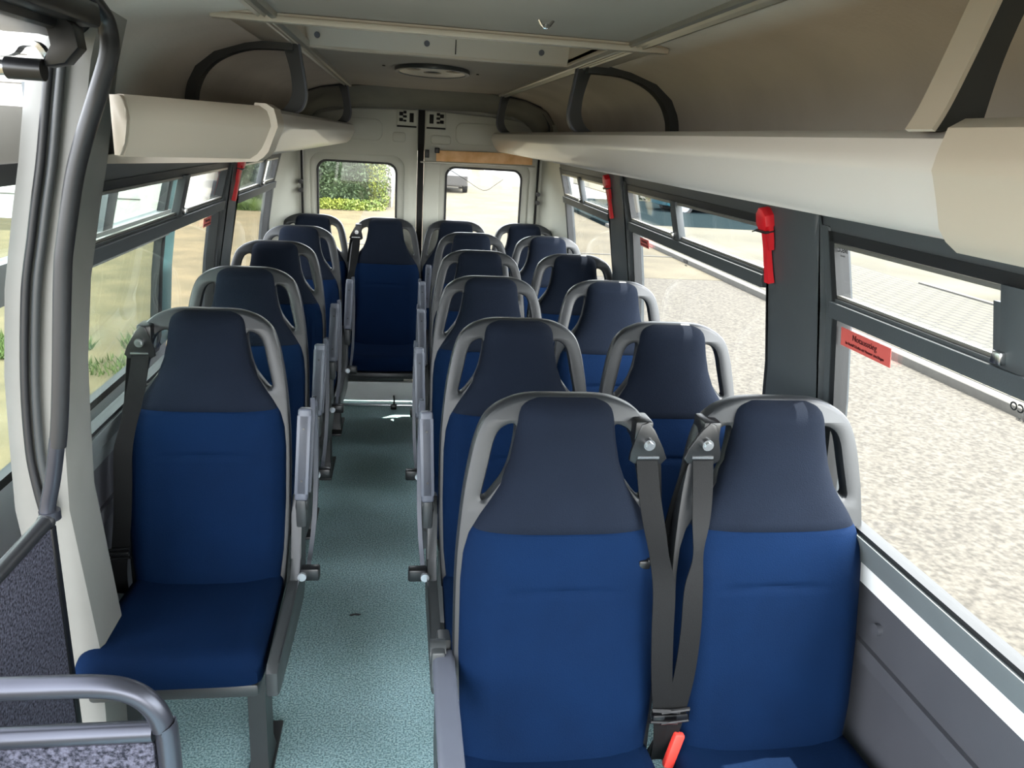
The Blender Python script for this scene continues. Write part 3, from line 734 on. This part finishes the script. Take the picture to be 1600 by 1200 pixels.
# ---------------------------------------------------------------- doorway on the left
# white rear jamb of the doorway with rubber seals
jz = [0, .55, .80, .93, 1.09, 1.25, 1.44, 1.60, 1.70, 1.80, 1.90, 1.97, 2.03]
def jx(z): return lerp_tab([(0, -.815), (.55, -.80), (.93, -.83), (1.09, -.822), (1.25, -.812), (1.44, -.787), (1.60, -.752), (1.70, -.728), (1.80, -.708), (1.90, -.688), (2.03, -.65)], z)
bm = new_bm(); rings = []
for z in jz:
    a = jx(z); rings.append([bm.verts.new(p) for p in ((a, 1.70, z), (a+.085, 1.71, z), (a+.09, 1.73, z), (a+.085, 1.86, z), (a-.03, 1.86, z), (a-.03, 1.71, z))])
loft_rings(bm, rings); M['jamb'] = mat('grey_white_jamb', (112, 112, 108), .4, var=.04)
struct(finish('trim_door_jamb', bm, M['jamb']))
bm = new_bm(); band(bm, 1.935, 1.975, Y0, 1.70, -1, .02, .04, .004); struct(finish('trim_doorway_header', bm, M['rubber']))
for k, (dx, r_) in enumerate(((.018, .0085), (.040, .0085))):
    bm = new_bm(); tube(bm, [(jx(z)+dx+(.02*max(0, (1.05-z)/.12) if z < 1.05 else 0), 1.692, z) for z in (.93, 1.0, 1.09, 1.25, 1.44, 1.55, 1.62, 1.70, 1.80, 1.90)], r_, 10, smooth=4)
    struct(finish(f'trim_door_seal_{k+1}', bm, M['blacktube' if k == 0 else 'frame']))
# inner lining between jamb and window
bm = new_bm(); band(bm, 0, .93, 1.72, 1.95, -1, .004, .03); struct(finish('trim_lower_lining', bm, M['panel']))
# big rounded rubber trim of the doorway
bm = new_bm()
tube(bm, [(-.64, .30, 2.0), (-.60, .9, 2.0), (-.565, 1.3, 2.002), (-.545, 1.50, 2.0), (-.535, 1.58, 1.975), (-.530, 1.60, 1.945), (-.532, 1.60, 1.905), (-.552, 1.60, 1.85), (-.590, 1.60, 1.754), (-.616, 1.60, 1.676), (-.645, 1.60, 1.554), (-.656, 1.60, 1.49), (-.688, 1.60, 1.236), (-.704, 1.60, 1.134)], .0165, 14, smooth=6)
struct(finish('trim_doorway_edge', bm, M['blacktube']))
bm = new_bm(); tube(bm, [(-.703, 1.60, 1.15), (-.722, 1.60, 1.06), (-.738, 1.60, 1.00), (-.742, 1.595, .96)], .0155, 14, smooth=5)
disc(bm, (-.737, 1.60, .975), (0, 0, 1), .021, .02)
tag(finish('grab_pole', bm, M['tube']), 'short grey grab pole joining the black doorway trim to the partition rail on the left', 'handle')
# carpeted partition beside the doorway
p = empty('stairwell_partition', (-.74, 1.25, 0), label='dark flecked carpet partition with a black top rail in front of the nearest left seat', cat='partition')
bm = new_bm(); tube(bm, [(0, -.45, .965), (0, .0, .966), (0, .33, .966)], .016, 14); bmesh.ops.create_uvsphere(bm, u_segments=12, v_segments=8, radius=.019, matrix=Matrix.Translation((0, .335, .966))); finish('top_rail', bm, M['blacktube'], p)
bm = new_bm(); box(bm, -.012, .012, -.45, .335, .0, .955, .004); finish('carpet_panel', bm, M['carpet'], p)
bm = new_bm(); box(bm, -.016, .016, .322, .345, .0, .955, .004); finish('edge_trim', bm, M['black'], p)
# second partition with bent tube rail in the foreground
p = empty('tube_rail_partition', (-.6, 1.05, 0), label='bent grey tube rail with a lower bar over a flecked carpet panel, bottom left foreground', cat='rail')
bm = new_bm(); tube(bm, [(-.12, 0, .968), (.05, 0, .968), (.15, 0, .966), (.195, 0, .955), (.225, 0, .928), (.240, 0, .885), (.246, 0, .80), (.246, 0, .01)], .0175, 16, smooth=6); finish('bent_tube', bm, M['tube'], p)
bm = new_bm(); tube(bm, [(-.12, 0, .878), (.226, 0, .878)], .0165, 16); finish('lower_bar', bm, M['tube'], p)
bm = new_bm(); box(bm, -.12, .226, -.009, .009, .02, .862, .004); finish('carpet_panel', bm, M['carpet'], p)
# door gear over the doorway
p = empty('door_mechanism', (-.60, 1.45, 1.93), label='black door gear housing with a steel lever arm and damper, top left over the doorway', cat='door mechanism')
bm = new_bm(); box(bm, -.09, .050, -.75, .10, -.005, .055, .012); box(bm, -.02, .085, -.3, .08, .01, .05, .008); finish('housing', bm, M['black'], p)
bm = new_bm(); prism(bm, [(.045, .03), (.075, .0), (.078, -.03), (.055, -.055), (.025, -.062), (.02, -.055), (.04, -.03), (.03, .0)], -.02, .02, 'y', .003); finish('hinge_bracket', bm, M['black'], p)
bm = new_bm(); tube(bm, [(.055, 0, -.045), (.03, 0, -.052), (.015, -.01, -.030), (-.01, -.01, -.030), (-.03, -.01, -.045), (-.09, -.02, -.05), (-.16, -.03, -.045)], 0, smooth=4, flat=(.022, .008, (0, 1, 0))); finish('lever_arm', bm, M['chrome'], p)
bm = new_bm(); disc(bm, (-.005, -.02, -.068), (1, 0, 0), .017, .055, 20); finish('damper', bm, M['black'], p)
bm = new_bm(); disc(bm, (-.05, -.02, -.068), (1, 0, 0), .012, .04, 16); finish('steel_bush', bm, M['chrome'], p)

# the passenger door, slid open alongside the bus
sd = empty('sliding_door', (-1.0, 2.5, -.3), label='open passenger sliding door standing outside along the left windows', cat='door')
DO = .13
def dband(z0, z1, y0, y1, t_in=0, t_out=.03, bev=0):
    bm = new_bm(); band(bm, z0, z1, y0, y1, -1, t_in-DO, t_out+DO, bev); bmesh.ops.translate(bm, vec=-sd.location, verts=bm.verts[:]); return bm
def dmerge(lst):
    bm = new_bm()
    for z0, z1, y0, y1, ti, to in lst: band(bm, z0, z1, y0, y1, -1, ti-DO, to+DO, .004)
    bmesh.ops.translate(bm, vec=-sd.location, verts=bm.verts[:]); return bm
finish('door_skin', dmerge([(-.3, .93, 1.62, 3.22, 0, .04)]), M['doorwhite'], sd)
finish('upper_skin', dmerge([(1.66, 1.805, 1.62, 3.22, 0, .04)]), M['jamb'], sd)
finish('top_seal', dmerge([(1.645, 1.69, 1.66, 3.1, .008, .02)]), M['rubber'], sd)
bm = new_bm(); disc(bm, (XC-W(1.77)-DO-sd.location.x+.004, 2.15-sd.location.y, 1.765-sd.location.z), (1, 0, 0), .022, .012, 20); bmesh.ops.transform(bm, matrix=Matrix.Translation((0, (2.15-sd.location.y)*-.0, 0)), verts=bm.verts[:]); finish('round_plug', bm, M['frame'], sd)
M['tealpaint'] = mat('teal_grey_door_frame', (96, 142, 148), .4)
finish('window_post', dmerge([(.90, 1.66, 3.06, 3.22, .0, .03), (.90, 1.66, 1.62, 1.70, 0, .03)]), M['tealpaint'], sd)
finish('door_rail', dmerge([(1.38, 1.475, 1.66, 3.1, .012, .03)]), M['ledgedark'], sd)
finish('post_seal', dmerge([(.93, 1.64, 3.02, 3.065, .008, .02), (.925, .955, 1.66, 3.1, .008, .02)]), M['rubber'], sd)
finish('slider_post', dmerge([(1.46, 1.64, 2.40, 2.48, .01, .02)]), M['ledgedark'], sd)
finish('pane', dmerge([(.94, 1.39, 1.68, 3.05, -.012, .016)]), M['tint'], sd)
finish('upper_pane', dmerge([(1.45, 1.65, 1.68, 3.05, -.012, .016)]), M['tint'], sd)
bm = new_bm(); tube(bm, [(.0, -.62, 2.02), (.0, -.62, 2.09)], .012, 8, smooth=0); finish('door_stop', bm, M['frame'], sd)

# ---------------------------------------------------------------- outdoors
GZ = -.62
def quad(name, x0, x1, y0, y1, z, m, th=.05):
    bm = new_bm(); box(bm, x0, x1, y0, y1, z-th, z); return struct(finish(name, bm, m, smooth=False))
quad('ground', -80, 1.2, -30, 140, GZ-.005, M['sand'])
M['field'] = mat('pale_plaza', (80, 78, 68), .95, rgb2=(68, 66, 58), vscale=.4, spec=.1)
M['rear_road'] = mat('pale_concrete_road', (84, 79, 67), .95, rgb2=(72, 68, 58), vscale=.9, spec=.1)
quad('ground_far_right', 10.6, 80, -30, 140, GZ+.10, M['field'])
quad('road', 1.2, 6.35, -30, 140, GZ, M['asphalt'])
quad('road_rear', -1.2, 6.35, 14.5, 140, GZ+.004, M['rear_road'], .004)
quad('plaza', 6.55, 10.6, 17, 24, GZ+.10, M['field'], .1)
M['treeshade'] = mat('tree_shaded_asphalt', (26, 34, 36), .95, var=.1, spec=.0)  # tree shade put into the asphalt colour
quad('tree_shade_strip', 6.35, 60, 24, 35, GZ+.11, M['treeshade'], .12)  # dark strip painted as the shade of the far trees
bm = new_bm(); box(bm, 6.35, 6.55, -30, 24, GZ-.05, GZ+.10, .015); struct(finish('kerb', bm, M['kerb']))
quad('pavement', 6.55, 10.6, -30, 17, GZ+.10, M['brick'], .1)
bm = new_bm(); box(bm, 10.6, 10.72, -30, 14.5, GZ, GZ+.125); struct(finish('kerb_far', bm, M['kerb']))
bm = new_bm(); box(bm, -1.2, 6.35, 17.5, 17.58, GZ+.0, GZ+.02); struct(finish('expansion_joint', bm, M['kerb']))
def foliage(name, parent, blobs, n, size, m, seed, squash=1):
    rnd = random.Random(seed); bm = new_bm()
    for i in range(n):
        cx, cy, cz, rx, ry, rz = blobs[rnd.randrange(len(blobs))]
        th = rnd.uniform(0, 2*PI); ph = math.acos(rnd.uniform(-1, 1)); r_ = rnd.random()**.25
        p0 = Vector((cx+rx*r_*math.sin(ph)*math.cos(th), cy+ry*r_*math.sin(ph)*math.sin(th), cz+rz*r_*math.cos(ph)))
        u = Vector((rnd.gauss(0, 1), rnd.gauss(0, 1), rnd.gauss(0, 1))).normalized()
        v_ = u.cross(Vector((rnd.gauss(0, 1), rnd.gauss(0, 1), rnd.gauss(0, 1)))).normalized()
        s = size*rnd.uniform(.6, 1.3)
        q = [p0-u*s, p0+v_*s*.45, p0+u*s, p0-v_*s*.45]
        bm.faces.new([bm.verts.new(a) for a in q])
    me = bpy.data.meshes.new(name); bm.to_mesh(me); bm.free(); me.materials.append(m)
    return inst(name, me, parent)
# hedge and its yellow-green edge plants behind the bus
hg = empty('hedge', (-4.0, 25.8, GZ), label='tall dark green hedge seen through the left rear door window', cat='hedge')
bm = new_bm()
box(bm, -1.6, 3.0, .6, 4.5, 0, 3.2, .3)
finish('hedge_core', bm, M['leaf'], hg)
foliage('leaves', hg, [(-1.0+i*.5, .7+.2*(i % 2), .6+(k*.75), .7, .8, .7) for i in range(9) for k in range(4)], 26000, .060, M['leaf'], 1)
foliage('edge_leaves', hg, [(3.25-.05*k, .5, .3+.55*k, .34, .5, .5) for k in range(5)]+[(1.2+i*.45, -.2, .05, .5, .4, .28) for i in range(5)], 7000, .05, M['leafy'], 2)
# mesh fence beside the hedge
fe = empty('mesh_fence', (-.35, 27, GZ), label='pale wire mesh fence right of the hedge seen through the left rear window', cat='fence')
bm = new_bm()
for i in range(9): box(bm, -.02, .02, i*1.5-.02, i*1.5+.02, 0, 2.4)
finish('post', bm, M['wire'], fe)
bm = new_bm()
for i in range(25): box(bm, -.008, .008, 0, 12, .05+i*.095-.008, .05+i*.095+.008)
for i in range(60): box(bm, -.008, .008, i*.2-.008, i*.2+.008, 0, 2.35)
finish('mesh', bm, M['wire'], fe)
# tufts of grass
def tuft_patch(cx, cy, rx, ry, n, h_, m, label, seed):
    rnd = random.Random(seed); bm = new_bm()
    for i in range(n):
        a = rnd.uniform(0, 2*PI); r_ = math.sqrt(rnd.random()); x = r_*rx*math.cos(a); y = r_*ry*math.sin(a)
        hh_ = h_*rnd.uniform(.4, 1.1); an = rnd.uniform(0, 2*PI); ww = .008*rnd.uniform(.8, 1.6); lx, ly = rnd.gauss(0, .4)*hh_, rnd.gauss(0, .4)*hh_
        A_ = bm.verts.new((x-ww*math.cos(an), y-ww*math.sin(an), 0)); B_ = bm.verts.new((x+ww*math.cos(an), y+ww*math.sin(an), 0)); D_ = bm.verts.new((x+lx, y+ly, hh_))
        bm.faces.new((A_, B_, D_))
    me = bpy.data.meshes.new('grass'); bm.to_mesh(me); bm.free(); me.materials.append(m)
    o = inst('grass_patch', me, None, (cx, cy, GZ)); tag(o, label, 'grass', kind='stuff')
tuft_patch(-4.0, 8.5, .72, .42, 2600, .13, M['grass'], 'bright green grass patch on the gravel beside the doorway', 3)
tuft_patch(-2.85, 8.9, .22, .4, 260, .13, M['grass'], 'sparse grass tufts below the left window', 4)
tuft_patch(-2.85, 7.9, .3, .35, 150, .10, M['grass'], 'few thin grass blades near the bus on the left', 6)
tuft_patch(-4.4, 24.2, 1.25, .5, 6000, .3, M['grass'], 'long bright grass strip at the foot of the hedge', 5)
# white house
hs_ = empty('white_house', (-10, 19.5, GZ), label='white rendered building beyond the gravel on the left', cat='building')
bm = new_bm(); box(bm, -6, 3.9, 0, 9, 0, 5.6); finish('wall', bm, M['wallwhite'], hs_, smooth=False)
bm = new_bm()
for k in range(9): box(bm, -6.01, 3.92, -.012, 0, .55+k*.6, .575+k*.6)
finish('cladding_joint', bm, M['kerb'], hs_, smooth=False)
for x in (-4.5, -1.0, 2.2):
    bm = new_bm(); box(bm, x-.55, x+.55, -.05, .02, 1.6, 3.0); f_ = finish('window', bm, M['trimdark'], hs_, smooth=False)
    bm = new_bm(); box(bm, x-.47, x+.47, -.06, -.045, 1.68, 2.92); finish('pane', bm, M['darkglass'], f_, smooth=False)
bm = new_bm(); prism(bm, [(-.4, 5.5), (4.5, 7.6), (9.4, 5.5)], -6.3, 4.2, 'x'); finish('roof', bm, M['bark'], hs_, smooth=False)
# cars
def car(x, y, rot, m, label, van=False):
    r = empty('parked_car', (x, y, GZ), label=label, cat='car', group='cars parked in the distance'); r.rotation_euler.z = rot
    bm = new_bm()
    top = [(-2.1, .35), (-2.15, .75), (-1.95, .98), (-1.45, 1.05), (-.95, 1.42), (.55, 1.46), (1.15, 1.05), (1.95, .92), (2.15, .70), (2.15, .35)] if not van else [(-2.3, .35), (-2.3, 1.9), (-2.1, 2.05), (1.2, 2.05), (1.75, 1.25), (2.3, 1.1), (2.4, .35)]
    prism(bm, [(a, b) for a, b in top]+[(1.7, .25), (-1.7, .25)], -.85, .85, 'y', .08); finish('body', bm, m, r)
    bm = new_bm()
    g = [(-1.3, 1.06), (-.9, 1.36), (.5, 1.40), (.98, 1.06)] if not van else [(-.2, 1.25), (-.2, 1.85), (1.15, 1.85), (1.5, 1.25)]
    prism(bm, g, -.86, .86, 'y')
    box(bm, 1.0 if van else .62, 1.02 if van else .64, -.6, .6, 1.0, 1.3); finish('side_window', bm, M['darkglass'], r, smooth=False)
    bm = new_bm(); prism(bm, [(.62, 1.455), (1.20, 1.06), (1.14, 1.03), (.54, 1.44)] if not van else [(1.26, 2.0), (1.78, 1.28), (1.70, 1.26), (1.2, 1.98)], -.70, .70, 'y'); finish('windscreen', bm, M['darkglass'], r, smooth=False)
    for sx in (-1.35, 1.35):
        for s in (-1, 1):
            bm = new_bm(); disc(bm, (sx, s*.78, .32), (0, 1, 0), .32, .2, 24); w_ = finish('wheel', bm, M['tyre'], r)
            bm = new_bm(); disc(bm, (sx, s*.885, .32), (0, 1, 0), .19, .02, 16); finish('hubcap', bm, M['cargrey'], w_)
car(2.05, 37.5, PI/2, M['carblack'], 'dark car parked at the left edge of the road in the right rear window')
car(4.3, 64, .05, M['carblack'], 'dark car crossing the far end of the road, leftmost of the far row')
car(7.3, 66, PI, M['cargrey'], 'silver car in the far row behind the road, middle one')
car(10.9, 62, .2, M['carteal'], 'dark teal car in the far row behind the road, rightmost')
car(12.2, 30.5, .1, M['carteal'], 'dark teal car beyond the plaza seen in the rear right window')
car(18.5, 31.5, .1, M['cargrey'], 'silver car beyond the plaza under the trees, seen in the second right window')
car(12.6, 11.2, 1.2, M['cargrey'], 'silver car on the plaza behind the divider of the near right window')
# pole and trees
bm = new_bm(); disc(bm, (0, 0, .75), (0, 0, 1), .13, 1.5, 16); disc(bm, (0, 0, 1.52), (0, 0, 1), .13, .05, 16, .06)
tag(finish('white_bollard', bm, M['wallwhite'], loc=(12.4, 26.5, GZ+.1)), 'thick white bollard beyond the road in the second right window', 'bollard')
def tree(x, y, s, label, seed):
    r = empty('tree', (x, y, GZ), label=label, cat='tree', group='trees beyond the road')
    rnd = random.Random(seed)
    bm = new_bm(); tube(bm, [(0, 0, 0), (.05*s, 0, 1*s), (0, .05*s, 2.4*s)], .14*s, 10, smooth=3)
    for k in range(4):
        a = k*1.6; tube(bm, [(0, 0, 1.5*s), (.6*s*math.cos(a), .6*s*math.sin(a), 2.4*s), (1.1*s*math.cos(a), 1.1*s*math.sin(a), 3.2*s)], .05*s, 6)
    finish('trunk', bm, M['bark'], r)
    bl = [(rnd.uniform(-1, 1)*s, rnd.uniform(-1, 1)*s, rnd.uniform(1.6, 4)*s, 1.1*s, 1.1*s, .9*s) for _ in range(9)]
    foliage('crown', r, bl, 2600, .16*s, M['leaf'], seed)
for i, (x, y, s, lab) in enumerate(((13.2, 37, 1.1, 'leafy tree beyond the plaza, leftmost seen through the right windows'), (18, 36.6, 1.2, 'leafy tree right of the parked teal car beyond the plaza'), (24, 36.5, 1.2, 'rightmost leafy tree beyond the plaza'), (2.0, 84, 2.0, 'large tree at the far end of the road'), (12, 82, 1.9, 'tree behind the far row of cars on the right'), (-12, 38, 1.6, 'tree between the white building and the hedge'))):
    tree(x, y, s, lab, 20+i)
# low shrubs along the far plaza
for i, (x, y) in enumerate(((11.5, 35.8), (15.5, 35.8), (20.5, 35.8), (29, 35.8))):
    o = empty('shrub', (x, y, GZ+.1)); tag(o, f"low shrub in the planted strip under the far trees, {['leftmost', 'second from the left', 'third from the left', 'rightmost'][i]}", 'shrub', 'shrubs under the far trees')
    foliage('foliage', o, [(0, 0, .5, 1.5, .8, .6), (.8, 0, .4, 1.0, .7, .5)], 900, .12, M['leaf'], 50+i)
    bm = new_bm(); tube(bm, [(0, 0, 0), (0, 0, .5)], .04, 6); finish('stem', bm, M['bark'], o)
